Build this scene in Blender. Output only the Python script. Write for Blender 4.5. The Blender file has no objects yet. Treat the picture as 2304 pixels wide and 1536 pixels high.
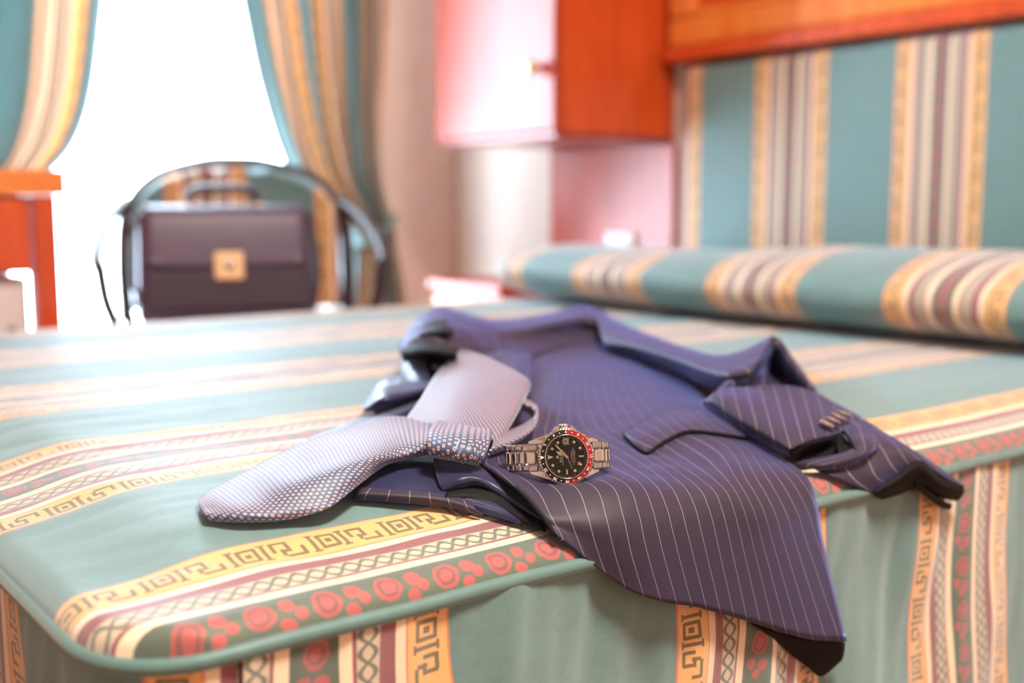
import bpy, bmesh, math, random
import numpy as np
from mathutils import Vector, Matrix, noise
random.seed(3)
scene = bpy.context.scene
COL = scene.collection
PI = math.pi

# ------------------------------------------------------------------ camera
FPX = 2546.0
PITCH = math.atan((768 - 455) / FPX)
YAW = math.radians(37.7)
CAM = np.array([0.0, 0.0, 0.72])
FW = np.array([math.sin(YAW) * math.cos(PITCH), math.cos(YAW) * math.cos(PITCH), -math.sin(PITCH)])
RT = np.array([math.cos(YAW), -math.sin(YAW), 0.0])
UP = np.cross(RT, FW)
cd = bpy.data.cameras.new('camera')
cam = bpy.data.objects.new('camera', cd)
COL.objects.link(cam)
cam.location = CAM
cam.rotation_euler = (PI / 2 - PITCH, 0, -YAW)
cd.sensor_width = 36.0
cd.lens = 36.0 * FPX / 2304.0
cd.clip_start = 0.02
cd.dof.use_dof = True
cd.dof.focus_distance = 0.845
cd.dof.aperture_fstop = 2.9
scene.camera = cam

# ------------------------------------------------------------------ world, large lights, exposure
w = bpy.data.worlds.new('world')
scene.world = w
w.use_nodes = True
w.node_tree.nodes['Background'].inputs[0].default_value = (0.90, 0.95, 1.0, 1)
w.node_tree.nodes['Background'].inputs[1].default_value = 5.5
scene.view_settings.view_transform = 'Standard'
scene.view_settings.look = 'None'
scene.view_settings.gamma = 1.0
scene.view_settings.use_curve_mapping = False
scene.view_settings.exposure = 0.35


def area(name, loc, target, sx, sy, power, col):
    l = bpy.data.lights.new(name, 'AREA')
    l.shape = 'RECTANGLE'
    l.size, l.size_y, l.energy, l.color = sx, sy, power, col
    o = bpy.data.objects.new(name, l)
    COL.objects.link(o)
    o.location = loc
    d = Vector(target) - Vector(loc)
    o.rotation_euler = d.to_track_quat('-Z', 'Y').to_euler()
    return o


# daylight entering through the french window
area('window_daylight', (1.10, 3.22, 1.25), (1.0, 0.0, 0.75), 1.15, 2.1, 165, (0.60, 0.81, 1.0))

# ------------------------------------------------------------------ geometry helpers


def link(name, me, mat, parent=None, smooth=False):
    o = bpy.data.objects.new(name, me)
    COL.objects.link(o)
    if mat is not None:
        me.materials.append(mat)
    if parent is not None:
        o.parent = parent
    if smooth:
        for p in me.polygons:
            p.use_smooth = True
    return o


def tag(o, label, cat, group=None):
    o['label'] = label
    o['category'] = cat
    if group:
        o['group'] = group
    return o


def empty(name, label, cat, loc=(0, 0, 0), rz=0, group=None):
    o = bpy.data.objects.new(name, None)
    COL.objects.link(o)
    o.location = loc
    o.rotation_euler = (0, 0, rz)
    o.empty_display_size = 0.05
    tag(o, label, cat, group)
    return o


def box(bm, x0, x1, y0, y1, z0, z1, bevel=0.0, seg=2):
    vs = [bm.verts.new((x, y, z)) for z in (z0, z1) for x, y in ((x0, y0), (x1, y0), (x1, y1), (x0, y1))]
    fs = [(3, 2, 1, 0), (4, 5, 6, 7), (0, 1, 5, 4), (1, 2, 6, 5), (2, 3, 7, 6), (3, 0, 4, 7)]
    faces = [bm.faces.new([vs[i] for i in q]) for q in fs]
    if bevel > 0:
        es = list({e for f in faces for e in f.edges})
        bmesh.ops.bevel(bm, geom=es, offset=bevel, segments=seg, affect='EDGES', profile=0.5)


def mesh_of(name, bm, recalc=True):
    if recalc:
        bmesh.ops.recalc_face_normals(bm, faces=bm.faces)
    me = bpy.data.meshes.new(name)
    bm.to_mesh(me)
    bm.free()
    return me


def boxobj(name, dims, mat, parent=None, bevel=0.003):
    bm = bmesh.new()
    box(bm, *dims, bevel=bevel)
    return link(name, mesh_of(name, bm), mat, parent)


def struct(o):
    o['kind'] = 'structure'
    return o


def catmull(P, n, closed=False):
    P = [np.array(p, float) for p in P]
    out = []
    m = len(P)
    segs = m if closed else m - 1
    for i in range(segs):
        if closed:
            a, b, c, d = P[(i - 1) % m], P[i], P[(i + 1) % m], P[(i + 2) % m]
        else:
            b, c = P[i], P[i + 1]
            a = P[i - 1] if i > 0 else 2 * b - c
            d = P[i + 2] if i + 2 < m else 2 * c - b
        for k in range(n):
            t = k / n
            out.append(0.5 * (2 * b + (c - a) * t + (2 * a - 5 * b + 4 * c - d) * t * t + (3 * b - a - 3 * c + d) * t ** 3))
    if not closed:
        out.append(P[-1])
    return out


def tube(bm, pts, rad, sides=8, closed=False):
    pts = [Vector(p) for p in pts]
    n = len(pts)
    rings = []
    up = Vector((0, 0, 1))
    prevn = None
    for i, p in enumerate(pts):
        if closed:
            t = pts[(i + 1) % n] - pts[i - 1]
        else:
            t = pts[min(i + 1, n - 1)] - pts[max(i - 1, 0)]
        t.normalize()
        if prevn is None:
            a = up if abs(t.dot(up)) < 0.9 else Vector((1, 0, 0))
            nrm = (a - t * a.dot(t)).normalized()
        else:
            nrm = (prevn - t * prevn.dot(t)).normalized()
        prevn = nrm
        b = t.cross(nrm)
        r = rad[i] if isinstance(rad, (list, tuple)) else rad
        rings.append([bm.verts.new(p + (nrm * math.cos(2 * PI * k / sides) + b * math.sin(2 * PI * k / sides)) * r) for k in range(sides)])
    rng = range(n if closed else n - 1)
    for i in rng:
        r0, r1 = rings[i], rings[(i + 1) % n]
        for k in range(sides):
            bm.faces.new((r0[k], r0[(k + 1) % sides], r1[(k + 1) % sides], r1[k]))
    if not closed:
        bm.faces.new(rings[0][::-1])
        bm.faces.new(rings[-1])


def tubeobj(name, pts, rad, mat, parent=None, sides=8, closed=False):
    bm = bmesh.new()
    tube(bm, pts, rad, sides, closed)
    return link(name, mesh_of(name, bm), mat, parent, True)


def lathe(bm, prof, sides=48, closed_prof=False, mod=None):
    """profile of (r, z) turned about local z"""
    rings = []
    for r, z in prof:
        ring = []
        for k in range(sides):
            a = 2 * PI * k / sides
            rr = r if mod is None else mod(r, z, k)
            ring.append(bm.verts.new((rr * math.cos(a), rr * math.sin(a), z)))
        rings.append(ring)
    m = len(rings)
    for i in range(m if closed_prof else m - 1):
        a, b = rings[i], rings[(i + 1) % m]
        for k in range(sides):
            bm.faces.new((a[k], a[(k + 1) % sides], b[(k + 1) % sides], b[k]))
    if not closed_prof:
        if prof[0][0] > 1e-6:
            bm.faces.new(rings[0][::-1])
        if prof[-1][0] > 1e-6:
            bm.faces.new(rings[-1])


def latheobj(name, prof, mat, parent=None, sides=48, smooth=True):
    bm = bmesh.new()
    lathe(bm, prof, sides)
    bmesh.ops.remove_doubles(bm, verts=bm.verts, dist=1e-6)
    return link(name, mesh_of(name, bm), mat, parent, smooth)


def gridmesh(name, P, UV=None, closed_u=False):
    """P[i][j] positions, optional UV[i][j]"""
    P = np.asarray(P, float)
    n, m = P.shape[:2]
    me = bpy.data.meshes.new(name)
    faces, fidx = [], []
    for i in range(n - 1):
        for j in range(m - 1):
            q = (i * m + j, i * m + j + 1, (i + 1) * m + j + 1, (i + 1) * m + j)
            faces.append(q)
    me.from_pydata(P.reshape(-1, 3).tolist(), [], faces)
    if UV is not None:
        UV = np.asarray(UV, float).reshape(-1, 2)
        lay = me.uv_layers.new(name='UVMap')
        li = np.array(faces).reshape(-1)
        lay.data.foreach_set('uv', UV[li].reshape(-1))
    me.update()
    return me


# the bed as a rounded block: garments are laid on it at a given height
BY, BX, BZ, BR = 0.593, 0.184, 0.50, 0.018
SAG, SAGW = 0.020, 0.16
ZS = BZ - SAG - BR      # height of the seam


def sstep(q):
    q = min(1.0, max(0.0, q))
    return q * q * (3 - 2 * q)


def sag_y(y):
    return SAG * sstep((BY + SAGW - y) / SAGW)



def bed_sdf(p):
    a = (BY + BR) - p[1]
    b = p[2] + sag_y(p[1]) - (BZ - BR)
    if a <= 0 or b <= 0:
        return max(a, b) - BR
    return math.hypot(a, b) - BR


def ray(x, y):
    d = FW + RT * (x - 1152) / FPX + UP * (768 - y) / FPX
    return d


def at(x, y, o):
    """point that lies at height o over the bed cover, sighted at x, y"""
    d = ray(x, y)
    lo, hi = 0.2, 6.0
    # march forward then bisect
    t = lo
    prev = t
    while t < hi:
        if bed_sdf(CAM + d * t) - o <= 0:
            break
        prev = t
        t += 0.01
    a, b = prev, t
    for _ in range(40):
        m = (a + b) / 2
        if bed_sdf(CAM + d * m) - o <= 0:
            b = m
        else:
            a = m
    return CAM + d * a


def patch(name, rows, mat, parent, sub=8, thick=0.0018, uvmode='arc', uvscale=1.0, wrinkle=0.0, seed=0, uoff=0.0):
    """cloth patch through a control grid; a control is (x, y, height[, n]) ; n = pinstripe number"""
    pts = [[at(c[0], c[1], c[2]) for c in r] for r in rows]
    ns = [[(c[3] if len(c) > 3 else 0.0) for c in r] for r in rows]
    G = [[np.append(p, q) for p, q in zip(a, b)] for a, b in zip(pts, ns)]
    R = [catmull(r, sub) for r in G]
    Cc = [catmull([r[j] for r in R], sub) for j in range(len(R[0]))]
    A = np.array(Cc).transpose(1, 0, 2)
    P = A[:, :, :3].copy()
    if wrinkle > 0:
        for i in range(P.shape[0]):
            for j in range(P.shape[1]):
                q = Vector(P[i, j]) * 22 + Vector((seed, 0, 0))
                P[i, j, 2] += wrinkle * noise.noise(q) + 0.35 * wrinkle * noise.noise(q * 3.1)
    # arc length coordinates
    du = np.zeros(P.shape[:2])
    du[:, 1:] = np.cumsum(np.linalg.norm(np.diff(P, axis=1), axis=2), axis=1)
    dv = np.zeros(P.shape[:2])
    dv[1:, :] = np.cumsum(np.linalg.norm(np.diff(P, axis=0), axis=2), axis=0)
    if uvmode == 'strip':      # length runs along the columns
        mid = P.shape[0] // 2
        Lc = np.repeat(du[mid:mid + 1, :], P.shape[0], axis=0)
        UV = np.stack([(dv - dv[mid:mid + 1, :]) * uvscale, Lc * uvscale], axis=2)
    elif uvmode == 'stript':   # length runs along the rows
        mid = P.shape[1] // 2
        Lc = np.repeat(dv[:, mid:mid + 1], P.shape[1], axis=1)
        UV = np.stack([(du - du[:, mid:mid + 1]) * uvscale, Lc * uvscale], axis=2)
    elif uvmode == 'n':
        UV = np.stack([A[:, :, 3], dv], axis=2)
    else:
        UV = np.stack([du * uvscale + uoff, dv * uvscale], axis=2)
    me = gridmesh(name, P, UV)
    o = link(name, me, mat, parent, True)
    if thick > 0:
        s = o.modifiers.new('thickness', 'SOLIDIFY')
        s.thickness = thick
        s.offset = 0
    return o


# ------------------------------------------------------------------ node helpers
class NT:
    def __init__(self, name):
        self.mat = bpy.data.materials.new(name)
        self.mat.use_nodes = True
        self.t = self.mat.node_tree
        self.b = self.t.nodes['Principled BSDF']

    def n(self, kind, **kw):
        nd = self.t.nodes.new(kind)
        for k, v in kw.items():
            setattr(nd, k, v)
        return nd

    def set(self, sock, val):
        if isinstance(val, bpy.types.NodeSocket):
            self.t.links.new(val, sock)
        else:
            sock.default_value = val

    def m(self, op, a, b=None, c=None):
        nd = self.n('ShaderNodeMath', operation=op)
        self.set(nd.inputs[0], a)
        if b is not None:
            self.set(nd.inputs[1], b)
        if c is not None:
            self.set(nd.inputs[2], c)
        return nd.outputs[0]

    def mix(self, fac, a, b, blend='MIX'):
        nd = self.n('ShaderNodeMix', data_type='RGBA', blend_type=blend)
        self.set(nd.inputs[0], fac)
        self.set(nd.inputs[6], a)
        self.set(nd.inputs[7], b)
        return nd.outputs[2]

    def ramp(self, fac, stops, interp='LINEAR'):
        nd = self.n('ShaderNodeValToRGB')
        cr = nd.color_ramp
        cr.interpolation = interp
        while len(cr.elements) < len(stops):
            cr.elements.new(0.5)
        for e, (p, c) in zip(cr.elements, stops):
            e.position = p
        for e, (p, c) in zip(cr.elements, stops):
            e.color = (*c, 1)
        self.set(nd.inputs[0], fac)
        return nd.outputs[0]

    def noise(self, vec, scale, detail=3, rough=0.5, dist=0.0):
        nd = self.n('ShaderNodeTexNoise')
        if vec is not None:
            self.set(nd.inputs['Vector'], vec)
        nd.inputs['Scale'].default_value = scale
        nd.inputs['Detail'].default_value = detail
        nd.inputs['Roughness'].default_value = rough
        nd.inputs['Distortion'].default_value = dist
        return nd.outputs[0]

    def bump(self, h, strength, dist=0.001):
        nd = self.n('ShaderNodeBump')
        nd.inputs['Strength'].default_value = strength
        nd.inputs['Distance'].default_value = dist
        self.set(nd.inputs['Height'], h)
        self.set(self.b.inputs['Normal'], nd.outputs[0])

    def p(self, **kw):
        for k, v in kw.items():
            s = self.b.inputs[k.replace('_', ' ')]
            self.set(s, (*v, 1) if isinstance(v, tuple) and len(v) == 3 else v)
        return self

    def uv(self):
        nd = self.n('ShaderNodeUVMap')
        sp = self.n('ShaderNodeSeparateXYZ')
        self.t.links.new(nd.outputs[0], sp.inputs[0])
        return nd.outputs[0], sp.outputs[0], sp.outputs[1]

    def obj(self, scale=(1, 1, 1)):
        tc = self.n('ShaderNodeTexCoord')
        mp = self.n('ShaderNodeMapping')
        mp.inputs['Scale'].default_value = scale
        self.t.links.new(tc.outputs['Object'], mp.inputs[0])
        return mp.outputs[0]


def srgb(r, g, b):
    f = lambda c: (c / 255 / 12.92) if c / 255 <= 0.04045 else ((c / 255 + 0.055) / 1.055) ** 2.4
    return (f(r), f(g), f(b))


def plain(name, col, rough=0.5, metal=0.0, **kw):
    t = NT(name)
    v = t.obj()
    n = t.noise(v, 14, 3)
    c = t.mix(n, (*[x * 0.9 for x in col], 1), (*[min(1, x * 1.08) for x in col], 1))
    t.set(t.b.inputs['Base Color'], c)
    t.p(Roughness=rough, Metallic=metal, **kw)
    return t.mat


# ---- woven striped furnishing fabric (greek key, chain, medallions on green)
GW, GP = 0.200, 0.370
TEAL = srgb(94, 130, 129)
GOLD = srgb(236, 178, 106)
CREAM = srgb(246, 220, 188)
BURG = srgb(142, 74, 80)
DARK = srgb(84, 96, 80)
CHBG = srgb(205, 186, 160)
REDE = srgb(220, 122, 84)


def striped_fabric(name, translucent=0.0, blend_amt=0.0):
    t = NT(name)
    vec, u, v = t.uv()
    um = t.m('FLOORED_MODULO', u, GP)
    half = [(0.0, REDE), (0.0016, GOLD), (0.033, REDE), (0.0345, CREAM), (0.042, BURG), (0.053, CHBG), (0.070, BURG), (0.0735, CREAM), (0.0825, DARK)]
    stops = [(p / GP, c) for p, c in half]
    ends = [h[0] for h in half[1:]] + [0.1]
    for (p, c), e in list(zip(half, ends))[::-1][1:]:
        stops.append(((GW - e) / GP, c))
    stops.append((GW / GP, TEAL))
    base = t.ramp(t.m('DIVIDE', um, GP), stops, 'CONSTANT')
    # mirror distance inside the stripe group
    g = t.m('MINIMUM', um, t.m('SUBTRACT', GW, um))
    # greek key
    a = t.m('DIVIDE', t.m('SUBTRACT', g, 0.0065), 0.021)
    KP = 0.058
    b = t.m('DIVIDE', t.m('FLOORED_MODULO', v, KP), KP)

    def rect(ac, ha, bc, hb):
        return t.m('MULTIPLY', t.m('COMPARE', a, ac, ha), t.m('COMPARE', b, bc, hb))
    th, tb = 0.075, 0.026
    rects = [rect(0.5, 0.5, 0.05, tb), rect(0.04, th * .7, 0.05, 0.055), rect(0.96, th * .7, 0.05, 0.055),
             rect(0.5, 0.38, 0.15, tb), rect(0.5, 0.38, 0.35, tb), rect(0.14, th, 0.25, 0.12), rect(0.86, th, 0.25, 0.12), rect(0.5, 0.13, 0.25, 0.04),
             rect(0.5, 0.5, 0.45, tb), rect(0.04, th * .7, 0.45, 0.055), rect(0.96, th * .7, 0.45, 0.055),
             rect(0.32, 0.30, 0.56, tb), rect(0.10, th, 0.64, 0.10), rect(0.34, 0.28, 0.74, tb),
             rect(0.58, th, 0.70, 0.07), rect(0.90, th, 0.80, 0.13), rect(0.70, 0.24, 0.91, tb), rect(0.66, 0.20, 0.66, tb)]
    k = rects[0]
    for r in rects[1:]:
        k = t.m('MAXIMUM', k, r)
    col = t.mix(t.m('MULTIPLY', k, 0.85), base, (*srgb(70, 66, 40), 1))
    # chain
    c = t.m('DIVIDE', t.m('SUBTRACT', g, 0.0615), 0.0085)
    sn = t.m('ABSOLUTE', t.m('SINE', t.m('MULTIPLY', v, PI / 0.0125)))
    lens = t.m('COMPARE', t.m('ABSOLUTE', c), t.m('MULTIPLY', sn, 0.72), 0.24)
    inch = t.m('COMPARE', c, 0.0, 0.98)
    col = t.mix(t.m('MULTIPLY', t.m('MULTIPLY', lens, inch), 0.85), col, (*srgb(72, 84, 74), 1))
    # medallions and blossoms in the centre band
    CP = 0.044
    d = t.m('DIVIDE', t.m('SUBTRACT', um, 0.1), 0.0165)
    wob = t.noise(vec, 90, 2)
    vm = t.m('FLOORED_MODULO', v, CP)

    def disc(dc, vc, rr):
        dx = t.m('SUBTRACT', d, dc)
        dy = t.m('DIVIDE', t.m('SUBTRACT', vm, vc), 0.0165)
        e = t.m('SQRT', t.m('ADD', t.m('MULTIPLY', dx, dx), t.m('MULTIPLY', dy, dy)))
        e = t.m('ADD', e, t.m('MULTIPLY', t.m('SUBTRACT', wob, 0.5), 0.35))
        return e, t.m('LESS_THAN', e, rr)
    e1, m1 = disc(0.15, 0.012, 0.60)
    ringd = t.m('COMPARE', e1, 0.36, 0.07)
    fl = m1
    for dc, vc, rr in ((-0.40, 0.028, 0.30), (0.38, 0.031, 0.33), (-0.05, 0.0375, 0.26)):
        fl = t.m('MAXIMUM', fl, disc(dc, vc, rr)[1])
    inc = t.m('COMPARE', d, 0.0, 1.02)
    fl = t.m('MULTIPLY', fl, inc)
    redc = t.mix(ringd, (*srgb(188, 72, 74), 1), (*srgb(128, 66, 64), 1))
    col = t.mix(t.m('MULTIPLY', fl, 0.8), col, redc)
    # tone on tone damask in the green ground, weave
    dm = t.noise(vec, 26, 4, 0.6, 2.5)
    isg = t.m('GREATER_THAN', um, GW)
    dmf = t.m('MULTIPLY', t.m('MULTIPLY', t.m('GREATER_THAN', dm, 0.53), isg), 0.25)
    col = t.mix(dmf, col, (*[x * 0.72 for x in TEAL], 1))
    if blend_amt > 0:
        col = t.mix(blend_amt, col, (0.80, 0.84, 0.86, 1))  # pale mix puts the window's backlight into the curtain colour
    t.set(t.b.inputs['Base Color'], col)
    t.p(Roughness=0.58, Sheen_Weight=0.6, Sheen_Roughness=0.6, Sheen_Tint=(0.70, 0.88, 1.0))
    t.b.inputs['Specular IOR Level'].default_value = 0.55
    h = t.m('ADD', t.m('MULTIPLY', t.noise(vec, 900, 2), 0.5), t.m('MULTIPLY', t.noise(vec, 70, 3), 0.6))
    t.bump(h, 0.35, 0.0012)
    if translucent > 0:
        tr = t.n('ShaderNodeBsdfTranslucent')
        t.set(tr.inputs[0], col)
        ms = t.n('ShaderNodeMixShader')
        ms.inputs[0].default_value = translucent
        t.t.links.new(t.b.outputs[0], ms.inputs[1])
        t.t.links.new(tr.outputs[0], ms.inputs[2])
        t.t.links.new(ms.outputs[0], t.t.nodes['Material Output'].inputs[0])
    return t.mat


M_FAB = striped_fabric('striped_bed_fabric')
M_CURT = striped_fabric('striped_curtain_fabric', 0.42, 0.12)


def green_cloth():
    t = NT('green_piping_cloth')
    v = t.obj()
    t.set(t.b.inputs['Base Color'], t.mix(t.noise(v, 60, 3), (*[x * 0.75 for x in TEAL], 1), (*[x * 1.0 for x in TEAL], 1)))
    t.p(Roughness=0.5, Sheen_Weight=0.4)
    return t.mat


M_PIPE = green_cloth()


def pinstripe():
    t = NT('pinstripe_wool')
    vec, u, v = t.uv()
    fr = t.m('FRACT', u)
    dash = t.m('ADD', 0.75, t.m('MULTIPLY', t.m('SINE', t.m('MULTIPLY', v, 4200)), 0.25))
    line = t.m('LESS_THAN', t.m('ABSOLUTE', t.m('SUBTRACT', fr, 0.5)), 0.021)
    v3 = t.obj()
    n1 = t.noise(v3, 9, 3)
    n2 = t.noise(v3, 1400, 2)
    base = t.mix(n1, (*srgb(32, 25, 40), 1), (*srgb(42, 32, 48), 1))
    base = t.mix(t.m('MULTIPLY', n2, 0.55), base, (*srgb(68, 55, 76), 1))
    col = t.mix(t.m('MULTIPLY', t.m('MULTIPLY', line, dash), 0.6), base, (*srgb(196, 180, 196), 1))
    t.set(t.b.inputs['Base Color'], col)
    t.p(Roughness=0.55, Sheen_Weight=0.75, Sheen_Roughness=0.4, Sheen_Tint=(0.30, 0.38, 1.0))
    t.b.inputs['Specular IOR Level'].default_value = 0.4
    t.bump(n2, 0.25, 0.0006)
    return t.mat


def satin(name, col, rough=0.34, sheen=0.4, spec=0.6):
    t = NT(name)
    v3 = t.obj()
    t.set(t.b.inputs['Base Color'], t.mix(t.noise(v3, 30, 3), (*[x * 0.8 for x in col], 1), (*col, 1)))
    t.p(Roughness=rough, Sheen_Weight=sheen, Sheen_Tint=(0.5, 0.6, 1.0))
    t.b.inputs['Specular IOR Level'].default_value = spec
    t.bump(t.noise(v3, 800, 2), 0.08, 0.0005)
    return t.mat


M_PIN = pinstripe()
M_LIN = satin('navy_satin_lining', srgb(36, 38, 74), 0.40, 0.35, 0.4)
M_BLK = satin('black_satin_trim_and_shade', srgb(20, 18, 24), 0.7, 0.0, 0.2)


def tie_silk():
    t = NT('ring_dot_silk')
    vec, u, v = t.uv()
    S = 0.0054
    a = t.m('DIVIDE', u, S)
    b = t.m('DIVIDE', v, S * 0.86)
    row = t.m('FLOOR', b)
    off = t.m('MULTIPLY', t.m('FLOORED_MODULO', row, 2.0), 0.5)
    fa = t.m('SUBTRACT', t.m('FRACT', t.m('ADD', a, off)), 0.5)
    fb = t.m('MULTIPLY', t.m('SUBTRACT', t.m('FRACT', b), 0.5), 0.86)
    e = t.m('SQRT', t.m('ADD', t.m('MULTIPLY', fa, fa), t.m('MULTIPLY', fb, fb)))
    col = t.ramp(e, [(0, srgb(140, 30, 34)), (0.125, srgb(240, 218, 208)), (0.20, srgb(230, 168, 142)), (0.265, srgb(62, 86, 128))], 'CONSTANT')
    t.set(t.b.inputs['Base Color'], col)
    t.p(Roughness=0.55, Sheen_Weight=0.7, Sheen_Roughness=0.3, Sheen_Tint=(0.68, 0.80, 1.0))
    t.b.inputs['Specular IOR Level'].default_value = 0.75
    n = t.noise(t.obj(), 1600, 2)
    t.bump(n, 0.2, 0.0004)
    return t.mat


M_TIE = tie_silk()


def wood(name, c0, c1, rough=0.28, coat=0.4):
    t = NT(name)
    v = t.obj((9, 9, 0.9))
    n = t.noise(v, 2.6, 5, 0.6, 1.2)
    n2 = t.noise(t.obj((60, 60, 3)), 3, 3)
    c = t.ramp(n, [(0.3, c0), (0.7, c1)])
    c = t.mix(t.m('MULTIPLY', n2, 0.3), c, (*c0, 1))
    t.set(t.b.inputs['Base Color'], c)
    t.p(Roughness=rough, Coat_Weight=coat, Coat_Roughness=0.12)
    t.bump(n2, 0.05, 0.0006)
    return t.mat


M_WOOD = wood('mahogany_varnish', srgb(190, 66, 24), srgb(232, 96, 40), 0.3, 0.3)
M_WOODL = wood('honey_varnish', srgb(230, 118, 44), srgb(246, 158, 76))
M_WOODD = wood('dark_mahogany', srgb(150, 56, 40), srgb(176, 74, 56), 0.3, 0.25)
M_DOOR = wood('satin_mahogany', srgb(160, 58, 40), srgb(190, 78, 56), 0.34, 0.0)
M_WALL = plain('painted_plaster', srgb(224, 208, 196), 0.75)
M_CEIL = plain('white_ceiling_paint', srgb(238, 234, 228), 0.85)
M_FLOOR = wood('parquet_floor', srgb(120, 76, 46), srgb(156, 104, 66), 0.35, 0.2)
M_WHITE = plain('white_enamel', srgb(236, 236, 240), 0.35)
M_BRASS = plain('brass', srgb(240, 206, 168), 0.3, 1.0)
M_STEEL = plain('brushed_steel', srgb(186, 184, 184), 0.16, 1.0)
M_STEELD = plain('polished_steel', srgb(214, 211, 208), 0.10, 1.0)
M_LEATHER = plain('dark_leather', srgb(90, 74, 102), 0.38)
M_LEATHERD = plain('black_leather', srgb(62, 52, 68), 0.35)
M_CHAIRW = wood('dark_bentwood', srgb(44, 32, 36), srgb(64, 46, 50), 0.5, 0.05)
M_GLASS = NT('window_glass').p(Roughness=0.0, Transmission_Weight=1.0, IOR=1.02).mat
M_BLACK = plain('black_dial', srgb(24, 24, 18), 0.25)
M_BZB = plain('black_bezel_insert', srgb(22, 20, 22), 0.3)
M_BZR = plain('red_bezel_insert', srgb(150, 12, 28), 0.3)
M_LUME = plain('cream_lume', srgb(244, 224, 186), 0.5)
M_PRINT = plain('white_print', srgb(236, 232, 224), 0.5)
M_REDH = plain('red_enamel', srgb(170, 50, 40), 0.4)
M_CRYS = NT('watch_crystal').p(Roughness=0.0, Transmission_Weight=1.0, IOR=1.15).mat
M_THREAD = plain('white_thread', srgb(214, 220, 236), 0.7)
M_BTN = plain('horn_button', srgb(136, 116, 108), 0.12)

# ------------------------------------------------------------------ the room
RX0, RX1, RY0, RY1, RH = -1.9, 2.13, -1.9, 3.05, 2.6
WX0, WX1, WZ1 = 0.48, 1.66, 2.25
struct(boxobj('floor', (RX0, RX1, RY0, RY1 + 0.2, -0.06, 0.0), M_FLOOR, bevel=0))
struct(boxobj('ceiling', (RX0, RX1, RY0, RY1, RH, RH + 0.06), M_CEIL, bevel=0))
struct(boxobj('wall_right', (RX1, RX1 + 0.1, RY0, RY1 + 0.2, 0, RH), M_WALL, bevel=0))
struct(boxobj('wall_left', (RX0 - 0.1, RX0, RY0, RY1 + 0.2, 0, RH), M_WALL, bevel=0))
struct(boxobj('wall_front', (RX0, RX1, RY0 - 0.1, RY0, 0, RH), M_WALL, bevel=0))
bm = bmesh.new()
box(bm, RX0, WX0, RY1, RY1 + 0.2, 0, RH)
box(bm, WX1, RX1, RY1, RY1 + 0.2, 0, RH)
box(bm, WX0, WX1, RY1, RY1 + 0.2, WZ1, RH)
struct(link('wall_back', mesh_of('wall_back', bm), M_WALL))
bm = bmesh.new()
box(bm, RX0, WX0, RY1 - 0.012, RY1, 0, 0.09, 0.003)
box(bm, WX1, RX1, RY1 - 0.012, RY1, 0, 0.09, 0.003)
struct(link('baseboard_back', mesh_of('baseboard_back', bm), M_WHITE))
# french window: frame all round and two tall panes
win = bpy.data.objects.new('window_1', None)
COL.objects.link(win)
win.location = ((WX0 + WX1) / 2, RY1 + 0.1, 0)
struct(win)
hw = (WX1 - WX0) / 2
bm = bmesh.new()
for x0, x1, z0, z1 in ((-hw, -hw + 0.05, 0, WZ1), (hw - 0.05, hw, 0, WZ1), (-hw + 0.05, hw - 0.05, WZ1 - 0.05, WZ1), (-hw + 0.05, hw - 0.05, 0, 0.03)):
    box(bm, x0, x1, -0.03, 0.03, z0, z1, 0.004)
link('window_frame', mesh_of('window_frame', bm), M_WHITE, win)
bm = bmesh.new()
box(bm, -hw + 0.05, hw - 0.05, -0.003, 0.003, 0.03, WZ1 - 0.05)
link('pane', mesh_of('pane', bm), M_GLASS, win)

# unseen ceiling lamp added for warm fill: an opal dish and a disk light
lamp = empty('added_ceiling_lamp', 'unseen opal glass ceiling lamp added for warm fill light', 'lamp', (0.55, -0.15, RH))
o = latheobj('canopy', [(0.0, -0.001), (0.07, -0.001), (0.06, -0.03), (0.0, -0.03)], M_BRASS, lamp, 32)
tm = NT('opal_glass')
tm.p(Base_Color=(0.95, 0.9, 0.82), Roughness=0.4, Emission_Color=(1.0, 0.80, 0.60), Emission_Strength=4.0)
latheobj('glass_dish', [(0.0, -0.12), (0.10, -0.11), (0.19, -0.075), (0.22, -0.04), (0.215, -0.035), (0.0, -0.035)], tm.mat, lamp, 40)
ll = bpy.data.lights.new('added_fill_light', 'AREA')
ll.shape = 'DISK'
ll.size = 0.5
ll.energy = 72
ll.color = (1.0, 0.86, 0.71)
lo = bpy.data.objects.new('added_fill_light', ll)
COL.objects.link(lo)
lo.parent = lamp
lo.location = (0, 0, -0.15)

# ------------------------------------------------------------------ bed
bed = empty('bed', 'bed under a fitted green bedspread with woven gold and burgundy stripes', 'bed', (1.1, 1.3, 0))
BXE, BYE = 2.06, 2.08
CR = 0.075
inv = Matrix.Translation((-1.1, -1.3, 0))


def localise(me):
    me.transform(inv)
    return me


def foot_x(y, r=CR):
    if y < BY + r:
        q = BY + r - y
        return BX + r - math.sqrt(max(0, r * r - q * q))
    return BX


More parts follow.
